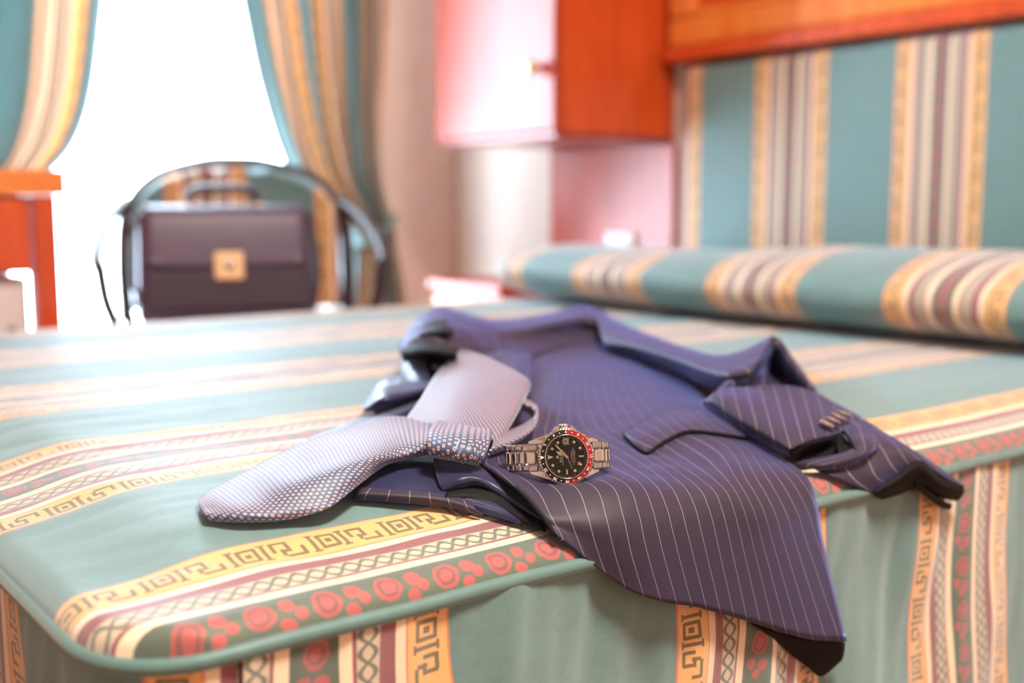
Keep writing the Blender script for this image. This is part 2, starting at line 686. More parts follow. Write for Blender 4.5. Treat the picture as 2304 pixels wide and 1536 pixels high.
def top_z(x, y):
    d = min(y - BY, x - foot_x(y), BYE - y)
    z = BZ
    if d < BR:
        q = BR - max(d, 0)
        z -= BR - math.sqrt(max(0, BR * BR - q * q))
    blend_amt = min(1, max(0, d / 0.06))
    # creases run along the stripes; the cover sinks toward its seams
    s = noise.noise(Vector((x * 3.0, y * 30, 1.7))) * 0.0022 + noise.noise(Vector((x * 9, y * 55 + x * 14, 4.2))) * 0.0014 + noise.noise(Vector((x * 24, y * 26, 9))) * 0.0009
    under = 1.0 if x < 0.50 or y > 1.25 else 0.3
    sy, sx = sag_y(y) / SAG, sstep((BX + 0.13 - x) / 0.13)
    return z + (s - 0.0012) * blend_amt * under - SAG * (1 - (1 - sy) * (1 - sx))


yy_ = np.linspace(BY, BYE, 3000)
zz_ = np.array([top_z(1.2, q) for q in yy_])
arc_ = np.concatenate([[0], np.cumsum(np.hypot(np.diff(yy_), np.diff(zz_) * (yy_[1:] < BY + 0.2)))])
ys = np.concatenate([BY + BR * (1 - np.cos(np.linspace(0, PI / 2, 10))), np.linspace(BY + BR, BYE - BR, 240)[1:], BYE - BR * (1 - np.sin(np.linspace(0, PI / 2, 8)))[1:][::-1][::-1]])
ys = np.unique(np.clip(ys, BY, BYE))
ts = np.concatenate([[0, .0008, .002, .004, .007, .010, .0135], np.linspace(0.017, 1, 250)])
P, UVs = [], []
for y in ys:
    fx = foot_x(y)
    row, ur = [], []
    for t_ in ts:
        x = fx + (BXE - fx) * t_
        row.append((x, y, top_z(x, y)))
        ur.append((0.086 + float(np.interp(y, yy_, arc_)) + 0.006 * noise.noise(Vector((x * 4, y * 3, 0))), x))
    P.append(row)
    UVs.append(ur)
me = gridmesh('bedspread_top', P, UVs)
link('bedspread_top', localise(me), M_FAB, bed, True)
# seam piping
pp = [(BXE, BY, BZ - BR)]
xs_ = np.linspace(BXE - 0.05, BX + CR, 60)
pp = [(x, BY - 0.001, ZS + 0.0012 * noise.noise(Vector((x * 12, 0, 3)))) for x in xs_]
for k in range(1, 12):
    a = k / 12 * PI / 2
    pp.append((BX + CR - CR * math.sin(a), BY + CR - CR * math.cos(a), ZS - 0.003 * math.sin(a * 2)))
pp += [(BX, y, ZS) for y in np.linspace(BY + CR, BYE, 40)]
pm = tubeobj('piping', pp, 0.0052, M_PIPE, bed, 10)
pm.data.transform(inv)

# gathered skirts
def skirt(name, path, umap, seed, hang=0.43):
    """path(s) -> (x, y, nx, ny); hangs from the seam to just above the floor"""
    n, rows = 420, 40
    P, U = [], []
    for j in range(rows + 1):
        tt = j / rows
        zz = ZS - 0.002 - tt * hang
        pr, ur = [], []
        for i in range(n + 1):
            s = i / n
            x, y, nx, ny, L = path(s)
            k1 = noise.noise(Vector((L * 12, tt * 1.6, seed)))
            k2 = noise.noise(Vector((L * 36 + 5 + tt * 2, tt * 3.0, seed + 3)))
            env = min(1, tt * 5)
            amp = 0.004 + 0.011 * env
            dd = amp * k1 + 0.0055 * k2 * (0.45 + env) * math.exp(-tt * 1.5) + 0.012 * env * tt
            sw = 0.006 * math.sin(tt * 7 + L * 6) * env
            pr.append((x + nx * dd + (-ny) * sw * 0, y + ny * dd, zz + 0.001 * k2))
            ur.append((umap(L) + 0.010 * k1 * env + sw, tt * hang))
        P.append(pr)
        U.append(ur)
    me = gridmesh(name, P, U)
    return link(name, localise(me), M_FAB, bed, True)


XM = [(-0.2, -0.33), (0.10, -0.11), (0.404, 0.20), (0.613, 0.37), (0.802, 0.57), (0.940, 0.74), (1.109, 0.94), (1.278, 1.11), (2.1, 2.2)]
side_u = lambda L: float(np.interp(L, [a for a, b in XM], [b for a, b in XM]))
skirt('side_skirt', lambda s: (BX + CR + (BXE - 0.03 - BX - CR) * s, BY - 0.002, 0, -1, BX + CR + (BXE - 0.03 - BX - CR) * s), side_u, 1.0)


def foot_path(s):
    Lc = CR * PI / 2
    tot = Lc + (BYE - BY - CR)
    L = s * tot
    if L < Lc:
        a = L / CR
        return (BX + CR - CR * math.sin(a), BY + CR - CR * math.cos(a), -math.sin(a), -math.cos(a), -L)
    return (BX, BY + CR + L - Lc, -1, 0, -L)


skirt('foot_skirt', foot_path, lambda L: 0.055 + L, 7.0)
# base under the skirt
bm = bmesh.new()
box(bm, BX + 0.06, BXE, BY + 0.05, BYE - 0.02, 0.0, 0.44, 0.01)
link('bed_base', localise(mesh_of('bed_base', bm)), M_WOODD, bed)

# bolster: a long padded roll in front of the headboard
P, U = [], []
nl, nr = 110, 48
y0b, y1b = 0.60, 2.12
cx, ax, az = 1.742, 0.215, 0.064
for i in range(nl + 1):
    s = i / nl
    y = y0b + (y1b - y0b) * s
    e = min(s, 1 - s) * (y1b - y0b)
    sh = 1 if e > 0.11 else math.sqrt(max(0.0004, 1 - ((0.11 - e) / 0.11) ** 2))
    sh = 0.12 + 0.88 * sh
    lift = 0.012 * math.sin((y - 0.7) * 4.2)
    row, ur = [], []
    for k in range(nr + 1):
        a = 2 * PI * k / nr
        ca, sa = math.cos(a), math.sin(a)
        q = 0.004 * noise.noise(Vector((y * 9, ca * 2, sa * 2)))
        rx = (ax + q) * sh
        rz = (az + q + lift * max(0, sa)) * sh
        row.append((cx + rx * math.copysign(abs(ca) ** 0.85, ca), y, BZ + 0.003 + az + rz * math.copysign(abs(sa) ** 0.9, sa)))
        ur.append((1.775 - y, a * 0.15))
    P.append(row)
    U.append(ur)
me = gridmesh('bolster', P, U)
bo = link('bolster', me, M_FAB, None, True)
tag(bo, 'long rolled bolster in green striped fabric lying against the headboard', 'bolster')

# headboard with varnished frame
hb = empty('headboard', 'padded striped headboard framed with honey coloured moulded wood', 'headboard', (2.1, 1.3, 0))
hinv = Matrix.Translation((-2.1, -1.3, 0))
P, U = [], []
for i in range(60):
    z = 0.46 + (1.06 - 0.46) * i / 59
    row, ur = [], []
    for j in range(90):
        y = 2.0 - 1.55 * j / 89
        ez = min((1.06 - z), 0.03) / 0.03
        ey = min(2.0 - y, y - 0.45, 0.03) / 0.03
        pad = math.sqrt(max(0, 1 - (1 - min(ez, ey)) ** 2))
        row.append((2.105 - 0.030 * pad + 0.0015 * noise.noise(Vector((y * 8, z * 8, 2))), y, z))
        ur.append((1.765 - y, z))
    P.append(row)
    U.append(ur)
me = gridmesh('padded_panel', P, U)
me.transform(hinv)
o = link('padded_panel', me, M_FAB, hb, True)
so = o.modifiers.new('thickness', 'SOLIDIFY')
so.thickness = 0.006


def hbox(name, dims, mat, bevel=0.004):
    o = boxobj(name, dims, mat, hb, bevel)
    o.data.transform(hinv)
    return o


hbox('backing_board', (2.112, 2.128, 0.44, 2.02, 0.0, 1.06), M_WOODD)
hbox('lower_moulding', (2.055, 2.128, 0.40, 2.05, 1.063, 1.098), M_WOOD, 0.008)
hbox('frame_rail', (2.075, 2.128, 0.40, 2.05, 1.1, 1.17), M_WOODL, 0.01)
hbox('frame_stile', (2.075, 2.128, 1.975, 2.05, 1.172, 1.7), M_WOODL, 0.01)
hbox('frame_stile', (2.075, 2.128, 0.40, 0.475, 1.172, 1.7), M_WOODL, 0.01)
hbox('frame_rail', (2.075, 2.128, 0.40, 2.05, 1.702, 1.77), M_WOODL, 0.01)
hbox('inner_bead', (2.088, 2.128, 0.477, 1.973, 1.172, 1.19), M_WOODL, 0.006)
hbox('inset_panel', (2.105, 2.128, 0.477, 1.973, 1.192, 1.70), M_WOOD, 0.002)

# wall cupboard left of the headboard
cb = empty('wall_cupboard', 'glossy mahogany wall cupboard with a round knob beside the headboard', 'cupboard', (1.93, 2.32, 0.885))
boxobj('body', (-0.185, 0.195, -0.25, 0.245, 0.0, 0.85), M_WOOD, cb, 0.004)
dr = boxobj('door', (-0.206, -0.187, -0.25, 0.245, 0.003, 0.847), M_DOOR, cb, 0.004)
k = latheobj('knob', [(0.0, 0.0), (0.008, 0.0), (0.008, 0.012), (0.017, 0.018), (0.020, 0.028), (0.014, 0.038), (0.0, 0.041)], M_BRASS, dr, 24)
k.rotation_euler = (0, -PI / 2, 0)
k.location = (-0.206, -0.195, 0.15)
boxobj('bottom_board', (-0.2, 0.195, -0.252, 0.247, -0.014, -0.001), M_WOODD, cb, 0.003)
# panel on the wall below it
pn = boxobj('wall_panel', (2.114, 2.129, 2.06, 2.555, 0.0, 0.868), M_DOOR, None, 0.003)
tag(pn, 'glossy reddish wood panel on the wall under the mahogany cupboard', 'panel')
sk = empty('wall_socket', 'small white socket plate on the reddish wall panel', 'socket', (2.113, 2.25, 0.60))
boxobj('plate', (-0.012, 0.0, -0.055, 0.055, -0.04, 0.04), M_WHITE, sk, 0.004)
boxobj('rocker', (-0.017, -0.0125, -0.035, 0.035, -0.024, 0.024), M_WHITE, sk, 0.002)
# nightstand
ns = empty('nightstand', 'small reddish wooden nightstand between bolster and window wall', 'nightstand', (1.9, 2.43, 0))
boxobj('body', (-0.17, 0.19, -0.15, 0.15, 0.05, 0.485), M_WOOD, ns, 0.004)
boxobj('top', (-0.19, 0.2, -0.165, 0.165, 0.487, 0.512), M_DOOR, ns, 0.006)
d = boxobj('drawer', (-0.188, -0.172, -0.135, 0.135, 0.33, 0.47), M_WOODL, ns, 0.004)
k = latheobj('knob', [(0.0, 0.0), (0.005, 0.0), (0.005, 0.01), (0.011, 0.015), (0.010, 0.024), (0.0, 0.027)], M_BRASS, d, 20)
k.rotation_euler = (0, -PI / 2, 0)
k.location = (-0.188, 0, 0.40)
for sx in (-0.15, 0.17):
    for sy in (-0.13, 0.13):
        boxobj('leg', (sx - 0.015, sx + 0.015, sy - 0.015, sy + 0.015, 0.0, 0.049), M_WOOD, ns, 0.002)

# ------------------------------------------------------------------ curtains
def curtain(label, XL, XR, u0, uw, tie_z, folds, yb, flip=1):
    c = empty('curtain', label, 'curtain', (0.5 * (XL[0][1] + XR[0][1]), yb, 0), 0, 'curtains at the french window')
    zs = np.linspace(2.30, 0.03, 110)
    lz = sorted(XL)
    rz = sorted(XR)
    cl = catmull([(p[0], p[1]) for p in lz], 8)
    crr = catmull([(p[0], p[1]) for p in rz], 8)
    P, U = [], []
    N = 150
    for z in zs:
        a = np.interp(z, [q[0] for q in cl], [q[1] for q in cl])
        b = np.interp(z, [q[0] for q in crr], [q[1] for q in crr])
        row, ur = [], []
        wdt = abs(b - a)
        for j in range(N + 1):
            s = j / N
            ph = 2 * PI * folds * s
            amp = 0.018 + 0.10 * max(0, 0.42 - wdt)
            amp = min(amp, 0.05)
            y = yb + amp * math.sin(ph + 0.6 * math.sin(z * 2)) + 0.012 * math.sin(ph * 1.7 + z)
            x = a + (b - a) * (s + 0.25 / (2 * PI * folds) * math.sin(ph * 2))
            row.append((x, y, z))
            ur.append((u0 + s * uw, z))
        P.append(row)
        U.append(ur)
    me = gridmesh('cloth', P, U)
    me.transform(Matrix.Translation(-Vector(c.location)))
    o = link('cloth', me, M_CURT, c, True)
    so = o.modifiers.new('thickness', 'SOLIDIFY')
    so.thickness = 0.0015
    a = np.interp(tie_z, [q[0] for q in cl], [q[1] for q in cl])
    b = np.interp(tie_z, [q[0] for q in crr], [q[1] for q in crr])
    ring = []
    for k_ in range(24):
        t_ = 2 * PI * k_ / 24
        ring.append(((a + b) / 2 + (abs(b - a) / 2 + 0.012) * math.cos(t_) - c.location[0], yb + 0.062 * math.sin(t_) - c.location[1], tie_z + 0.05 * math.cos(t_) * flip))
    tubeobj('tieback', ring, 0.012, M_PIPE, c, 8, True)
    return c


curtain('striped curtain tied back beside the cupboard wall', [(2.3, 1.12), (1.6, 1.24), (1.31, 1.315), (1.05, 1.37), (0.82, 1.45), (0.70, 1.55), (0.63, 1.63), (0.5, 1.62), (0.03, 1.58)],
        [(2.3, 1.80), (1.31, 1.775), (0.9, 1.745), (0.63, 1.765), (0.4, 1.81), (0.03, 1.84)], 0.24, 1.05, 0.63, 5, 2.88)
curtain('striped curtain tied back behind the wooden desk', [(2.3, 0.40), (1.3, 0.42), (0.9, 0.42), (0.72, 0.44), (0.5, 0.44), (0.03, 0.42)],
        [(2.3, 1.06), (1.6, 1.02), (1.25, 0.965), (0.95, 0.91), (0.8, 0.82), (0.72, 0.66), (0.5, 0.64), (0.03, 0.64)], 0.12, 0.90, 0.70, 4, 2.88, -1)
rod = empty('curtain_rod', 'dark wooden curtain rod above the french window', 'curtain rod', (1.1, 2.88, 2.32))
tubeobj('pole', [(-0.85, 0, 0), (0.9, 0, 0)], 0.014, M_WOODD, rod, 12)
for s in (-0.6, 0.8):
    boxobj('bracket', (s - 0.01, s + 0.01, 0.0, 0.168, -0.012, 0.012), M_WOODD, rod, 0.002)

# ------------------------------------------------------------------ desk and refrigerator
dk = empty('desk', 'red wooden writing desk with a deep drawer by the window', 'desk', (0.2, 2.48, 0))
boxobj('desk_top', (-0.56, 0.475, -0.187, 0.28, 0.7335, 0.782), M_WOODL, dk, 0.003)
boxobj('apron', (-0.50, 0.41, -0.165, 0.26, 0.585, 0.733), M_WOOD, dk, 0.003)
d = boxobj('drawer', (-0.05, 0.39, -0.182, -0.167, 0.59, 0.725), M_WOOD, dk, 0.004)
for x in (-0.53, 0.435):
    boxobj('leg', (x - 0.022, x + 0.022, -0.18, -0.12, 0.0, 0.733), M_WOOD, dk, 0.004)
    boxobj('leg', (x - 0.022, x + 0.022, 0.2, 0.26, 0.0, 0.733), M_WOOD, dk, 0.004)
fr = empty('small_refrigerator', 'small white refrigerator standing under the desk', 'refrigerator', (0.373, 2.52, 0))
boxobj('body', (-0.20, 0.235, -0.15, 0.20, 0.02, 0.575), M_WHITE, fr, 0.008)
dd_ = boxobj('door', (-0.20, 0.235, -0.178, -0.153, 0.03, 0.575), M_WHITE, fr, 0.010)
boxobj('door_handle', (0.19, 0.205, -0.190, -0.1785, 0.36, 0.48), M_STEEL, dd_, 0.003)
for sx in (-0.17, 0.2):
    boxobj('foot', (sx - 0.015, sx + 0.015, -0.12, -0.09, 0.0, 0.0195), M_BLACK, fr, 0)

# ------------------------------------------------------------------ armchair
ch = empty('armchair', 'dark bentwood armchair with striped upholstery holding the briefcase', 'chair', (1.10, 2.44, 0), math.radians(-22))
bm = bmesh.new()
box(bm, -0.24, 0.24, -0.22, 0.21, 0.40, 0.455, 0.02, 4)
for v_ in bm.verts:
    if v_.co.y > 0:
        v_.co.x *= 0.94
uvl = bm.loops.layers.uv.new('UVMap')
for f_ in bm.faces:
    for l_ in f_.loops:
        l_[uvl].uv = (l_.vert.co.x + 0.6, l_.vert.co.y)
link('seat', mesh_of('seat', bm), M_FAB, ch, True)
# padded back panel
P, U = [], []
for i in range(24):
    s = i / 23
    z = 0.465 + 0.34 * s
    hw_ = 0.246 if s < 0.5 else 0.246 * math.sqrt(max(0.02, 1 - ((s - 0.5) / 0.5) ** 3 * 0.9))
    row, ur = [], []
    for j in range(24):
        q = j / 23 * 2 - 1
        row.append((hw_ * q, 0.205 + 0.03 * s - 0.05 * (q * q) - 0.012 * (1 - q * q), z))
        ur.append((hw_ * q + 0.175, z))
    P.append(row)
    U.append(ur)
o = link('back_panel', gridmesh('back_panel', P, U), M_FAB, ch, True)
so = o.modifiers.new('thickness', 'SOLIDIFY')
so.thickness = 0.03
so.offset = 1
tubeobj('back_rail', catmull([(-0.262, 0.15, 0.44), (-0.265, 0.165, 0.58), (-0.252, 0.185, 0.695), (-0.19, 0.225, 0.775), (-0.08, 0.25, 0.812), (0.0, 0.255, 0.818), (0.08, 0.25, 0.812), (0.19, 0.225, 0.775), (0.252, 0.185, 0.695), (0.265, 0.165, 0.58), (0.262, 0.15, 0.44)], 6), 0.017, M_CHAIRW, ch, 10)
for s in (-1, 1):
    tubeobj('armrest', catmull([(s * 0.255, 0.175, 0.72), (s * 0.285, 0.08, 0.685), (s * 0.30, -0.06, 0.64), (s * 0.30, -0.17, 0.605), (s * 0.292, -0.215, 0.585)], 6), 0.014, M_CHAIRW, ch, 10)
    tubeobj('leg', catmull([(s * 0.292, -0.205, 0.588), (s * 0.283, -0.205, 0.52), (s * 0.262, -0.20, 0.43), (s * 0.255, -0.195, 0.2), (s * 0.255, -0.20, 0.0)], 5), 0.013, M_CHAIRW, ch, 10)
    tubeobj('leg', catmull([(s * 0.258, 0.15, 0.45), (s * 0.24, 0.19, 0.25), (s * 0.23, 0.23, 0.0)], 5), 0.015, M_CHAIRW, ch, 10)
boxobj('seat_rail', (-0.245, 0.245, -0.225, 0.20, 0.365, 0.399), M_CHAIRW, ch, 0.006)

# ------------------------------------------------------------------ briefcase on the chair
bg = empty('briefcase', 'dark leather briefcase with brass lock standing on the armchair', 'briefcase', (1.055, 2.42, 0.456), math.radians(-18))
bg.rotation_euler = (math.radians(-7), 0, math.radians(-18))
bm = bmesh.new()
box(bm, -0.195, 0.195, -0.055, 0.055, 0.0, 0.245, 0.016, 4)
for v_ in bm.verts:
    v_.co.y *= 1.0 - 0.25 * v_.co.z / 0.245
    v_.co.x *= 1.0 - 0.04 * v_.co.z / 0.245
link('body', mesh_of('body', bm), M_LEATHER, bg, True)
# flap folding over the top and down the front
P = []
prof = [(0.04, 0.250), (0.0, 0.254), (-0.035, 0.250), (-0.052, 0.235), (-0.058, 0.20), (-0.062, 0.15), (-0.064, 0.115)]
prof = catmull(prof, 4)
for i, (py, pz) in enumerate(prof):
    s = i / (len(prof) - 1)
    hwf = 0.172 + 0.004 * s
    row = []
    for j in range(21):
        q = j / 20 * 2 - 1
        row.append((hwf * q, py, pz - (0.012 * (1 - abs(q) ** 6) - 0.012) * (s > 0.95)))
    P.append(row)
fl = link('flap', gridmesh('flap', P), M_LEATHER, bg, True)
so = fl.modifiers.new('thickness', 'SOLIDIFY')
so.thickness = 0.004
lk = boxobj('lock', (-0.033, 0.033, -0.076, -0.0665, 0.085, 0.148), M_BRASS, bg, 0.004)
latheobj('lock_button', [(0.0, 0.0), (0.012, 0.0), (0.010, 0.004), (0.0, 0.005)], M_STEEL, lk, 20)
lk.children[0].rotation_euler = (PI / 2, 0, 0)
lk.children[0].location = (0, -0.0762, 0.118)
pk = boxobj('front_pocket', (-0.175, 0.175, -0.0645, -0.055, 0.02, 0.112), M_LEATHERD, bg, 0.006)
hd = tubeobj('handle', catmull([(-0.075, 0.0, 0.256), (-0.07, 0.0, 0.285), (-0.045, 0.0, 0.297), (0.045, 0.0, 0.297), (0.07, 0.0, 0.285), (0.075, 0.0, 0.256)], 6), 0.010, M_LEATHERD, bg, 10)
for s in (-1, 1):
    boxobj('handle_plate', (s * 0.075 - 0.014, s * 0.075 + 0.014, -0.018, 0.018, 0.2555, 0.262), M_BRASS, bg, 0.002)
    bmx = bmesh.new()
    tube(bmx, catmull([(s * 0.192, -0.035, 0.235), (s * 0.2, -0.045, 0.16), (s * 0.2, -0.05, 0.08), (s * 0.185, -0.05, 0.02)], 5), 0.006, 8)
    link('side_gusset', mesh_of('side_gusset', bmx), M_LEATHERD, bg, True)

# ------------------------------------------------------------------ suit jacket
jk = empty('suit_jacket', 'dark pinstriped suit jacket spread over the bed and its edge', 'jacket')
jc = at(1300, 1000, 0.0)
# main front panel (n = number of the pinstripe)
rows = [
    [(1100, 760, .020, 0), (1165, 752, .026, 4), (1225, 742, .030, 8), (1280, 730, .034, 12), (1330, 716, .038, 16), (1390, 745, .026, 22)],
    [(1172, 868, .018, -1), (1225, 840, .022, 4), (1290, 815, .024, 8), (1350, 800, .024, 12), (1410, 792, .022, 16), (1490, 820, .012, 22.5)],
    [(1165, 945, .016, -1.2), (1215, 925, .018, 4), (1290, 900, .020, 8), (1370, 882, .020, 12), (1450, 868, .019, 16), (1560, 872, .010, 22.5)],
    [(1105, 1015, .018, -1.2), (1190, 992, .015, 4), (1300, 962, .014, 8), (1410, 955, .016, 12), (1510, 932, .018, 16), (1630, 932, .010, 22.5)],
    [(1078, 1040, .020, -1), (1225, 1040, .015, 4), (1350, 1000, .014, 8), (1462, 995, .016, 12), (1566, 966, .018, 16), (1690, 985, .010, 22.2)],
    [(1112, 1064, .024, -.8), (1290, 1072, .027, 4), (1415, 1036, .020, 8), (1537, 1045, .020, 12), (1648, 1008, .018, 16), (1755, 1030, .010, 22)],
    [(1170, 1106, .024, -.4), (1358, 1100, .027, 4), (1483, 1086, .023, 8), (1611, 1099, .018, 12), (1686, 1074, .018, 16), (1815, 1075, .010, 21.4)],
    [(1216, 1156, .017, 0), (1383, 1167, .020, 4), (1512, 1136, .019, 8), (1636, 1148, .017, 12), (1727, 1148, .017, 16), (1839, 1148, .008, 20.6)],
    [(1236, 1182, .011, .1), (1400, 1240, .013, 4), (1532, 1214, .015, 8), (1657, 1231, .017, 12), (1752, 1231, .017, 16), (1853, 1231, .010, 20)],
    [(1250, 1203, .010, .2), (1427, 1333, .014, 4), (1572, 1368, .018, 8), (1694, 1401, .020, 12), (1812, 1436, .021, 16), (1903, 1443, .020, 19)],
]
jp = patch('front_panel', rows, M_PIN, jk, 10, 0.0022, 'n', wrinkle=0.0013)
# hem facing seen at the corner
patch('hem_facing', [[(1690, 1402, .013), (1760, 1424, .014), (1830, 1438, .015), (1900, 1444, .016)],
                     [(1735, 1432, .010), (1800, 1468, .011), (1860, 1482, .012), (1898, 1466, .013)],
                     [(1790, 1478, .008), (1820, 1502, .009), (1848, 1520, .010), (1893, 1484, .011)]], M_BLK, jk, 6)
# pocket flap with its black piping
ft = [(1402, 977, .0205, 11.5), (1450, 948, .0215, 13.7), (1503, 921, .0225, 16), (1582, 923, .0215, 19.3), (1650, 940, .018, 21.8)]
fb = [(1450, 1018, .020, 10.9), (1480, 1003, .021, 12), (1503, 989, .0215, 13.5), (1557, 970, .0225, 15.9), (1680, 985, .018, 20)]
fm = [((a[0] + b[0]) / 2, (a[1] + b[1]) / 2, (a[2] + b[2]) / 2 + .0012, (a[3] + b[3]) / 2) for a, b in zip(ft, fb)]
pf = patch('pocket_flap', [ft, fm, fb], M_PIN, jk, 6, 0.0018, 'n')
edge = [at(*c[:3]) for c in fb[::-1]] + [at(*ft[0][:3])]
tubeobj('flap_piping', catmull(edge, 6), 0.0016, M_BLK, pf, 6)
tubeobj('flap_seam', catmull([at(c[0], c[1] - 1, c[2]) for c in ft], 6), 0.0008, M_BLK, pf, 6)
# front edge stitch roll
tubeobj('front_edge', catmull([at(x, y, o_) for x, y, o_ in ((1105, 1015, .0185), (1080, 1040, .020), (1112, 1065, .024), (1170, 1107, .024), (1216, 1157, .017), (1236, 1183, .012), (1251, 1205, .010))], 6), 0.0013, M_BLK, jk, 6)
# lower front turned to show its lining
patch('turned_front', [
    [(862, 1045, .016, 0), (930, 1040, .016, 2), (1000, 1046, .015, 4), (1090, 1062, .013, 6), (1195, 1112, .010, 8)],
    [(822, 1085, .010, 0), (900, 1090, .011, 2), (990, 1098, .012, 4), (1110, 1128, .010, 6), (1212, 1158, .007, 8)],
    [(800, 1108, .0075, 0), (900, 1112, .0085, 2), (995, 1120, .009, 4), (1110, 1148, .007, 6), (1222, 1182, .006, 8)],
    [(792, 1119, .003, 0), (895, 1126, .003, 2), (998, 1136, .003, 4), (1110, 1163, .003, 6), (1228, 1194, .003, 8)]], M_LIN, jk, 8, wrinkle=0.0008)
patch('turned_hem', [
    [(812, 1098, .0105, 0), (900, 1104, .0115, 2), (985, 1111, .012, 4), (1060, 1128, .010, 6)],
    [(800, 1110, .0085, 0), (898, 1117, .0095, 2), (990, 1126, .0095, 4), (1070, 1145, .008, 6)],
    [(793, 1121, .0035, 0), (895, 1128, .0035, 2), (998, 1138, .0035, 4), (1085, 1158, .0035, 6)]], M_PIN, jk, 6, uvmode='n')
patch('lining_fold', [
    [(975, 1028, .020), (1040, 1036, .021), (1100, 1052, .019), (1160, 1096, .015), (1222, 1164, .010)],
    [(978, 1052, .020), (1040, 1058, .024), (1090, 1068, .022), (1150, 1108, .016), (1220, 1170, .009)],
    [(990, 1092, .015), (1030, 1080, .022), (1072, 1077, .023), (1125, 1106, .016), (1215, 1170, .008)],
    [(1000, 1106, .010), (1040, 1095, .015), (1078, 1090, .017), (1128, 1116, .012), (1212, 1172, .006)],
    [(1010, 1080, .006), (1050, 1076, .008), (1090, 1085, .008), (1138, 1110, .007), (1212, 1160, .004)]], M_LIN, jk, 8, wrinkle=0.0008)
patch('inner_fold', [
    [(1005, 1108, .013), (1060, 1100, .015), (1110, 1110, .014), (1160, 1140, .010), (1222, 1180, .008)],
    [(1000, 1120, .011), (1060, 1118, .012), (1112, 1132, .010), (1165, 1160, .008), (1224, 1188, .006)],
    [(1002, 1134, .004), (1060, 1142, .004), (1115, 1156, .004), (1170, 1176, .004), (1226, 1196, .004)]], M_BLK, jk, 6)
# strip of the far front behind the tie
patch('far_front', [
    [(690, 988, .004), (770, 958, .008), (850, 930, .012), (930, 896, .018), (1000, 850, .022)],
    [(700, 992, .012), (775, 968, .018), (850, 946, .022), (930, 915, .026), (1000, 870, .030)],
    [(720, 1000, .006), (790, 985, .008), (860, 970, .010), (930, 950, .012), (1000, 910, .016)]], M_LIN, jk, 8)
# crumpled left sleeve
patch('left_sleeve', [
    [(822, 905, .010), (850, 868, .020), (900, 845, .026), (950, 835, .030), (1010, 830, .030)],
    [(818, 918, .016), (852, 885, .030), (905, 866, .034), (955, 860, .036), (1010, 850, .036)],
    [(822, 924, .018), (860, 905, .030), (910, 892, .033), (955, 882, .034), (1010, 870, .034)],
    [(850, 934, .004), (880, 926, .006), (920, 915, .008), (960, 905, .008), (1010, 900, .010)]], M_LIN, jk, 8, wrinkle=0.0035)
patch('left_shoulder', [
    [(905, 830, .0), (930, 790, .0), (990, 780, .0), (1050, 775, .0), (1110, 780, .0)],
    [(900, 782, .040), (930, 728, .060), (985, 692, .070), (1035, 704, .066), (1110, 722, .054)],
    [(902, 790, .052), (945, 750, .068), (1000, 735, .074), (1045, 735, .068), (1115, 745, .054)],
    [(905, 800, .045), (955, 790, .052), (1010, 785, .055), (1060, 775, .054), (1120, 775, .044)],
    [(915, 850, .024), (965, 835, .030), (1020, 825, .032), (1075, 815, .034), (1140, 820, .030)],
    [(940, 900, .012), (985, 885, .016), (1035, 880, .018), (1090, 880, .020), (1160, 880, .018)]], M_PIN, jk, 10, uvscale=55, wrinkle=0.005, seed=3)
patch('armhole_shade', [  # black patch painting the shade inside the armhole opening
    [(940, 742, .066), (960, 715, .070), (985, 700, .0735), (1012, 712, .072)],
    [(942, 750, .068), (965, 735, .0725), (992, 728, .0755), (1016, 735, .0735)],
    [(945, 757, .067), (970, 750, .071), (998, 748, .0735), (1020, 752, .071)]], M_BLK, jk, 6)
patch('sleeve_lining', [
    [(902, 802, .038), (928, 803, .044), (958, 806, .046)],
    [(905, 840, .031), (932, 842, .038), (964, 842, .039)],
    [(915, 888, .020), (940, 888, .026), (972, 882, .028)]], M_LIN, jk, 8, wrinkle=0.003, seed=8)
patch('lining_lip', [
    [(903, 786, .056), (935, 770, .066), (980, 772, .068), (1025, 782, .064)],
    [(905, 798, .052), (940, 795, .060), (985, 796, .062), (1028, 800, .060)],
    [(912, 806, .034), (945, 810, .040), (990, 812, .042), (1030, 815, .042)]], M_BLK, jk, 6)
# collar and back of the neck
patch('collar', [
    [(1030, 775, .0), (1100, 775, .0), (1190, 770, .0), (1280, 765, .0), (1350, 770, .0), (1425, 790, .0)],
    [(1030, 703, .064), (1100, 721, .054), (1170, 717, .052), (1250, 702, .056), (1322, 690, .060), (1418, 738, .036)],
    [(1045, 735, .062), (1110, 740, .056), (1180, 736, .054), (1255, 725, .056), (1325, 716, .056), (1410, 755, .036)],
    [(1075, 790, .040), (1125, 775, .042), (1185, 765, .040), (1255, 752, .040), (1325, 745, .038), (1395, 775, .024)],
    [(1130, 850, .024), (1165, 825, .026), (1205, 800, .027), (1260, 785, .027), (1325, 778, .026), (1390, 800, .016)]], M_PIN, jk, 8, uvmode='arc', uvscale=60, wrinkle=0.0015)
patch('lapel', [
    [(1090, 800, .040), (1130, 790, .042), (1165, 795, .040), (1195, 800, .036)],
    [(1120, 850, .030), (1150, 838, .034), (1180, 838, .033), (1200, 838, .028)],
    [(1150, 920, .024), (1170, 905, .026), (1185, 890, .026), (1192, 880, .024)]], M_PIN, jk, 8, uvmode='arc', uvscale=60)
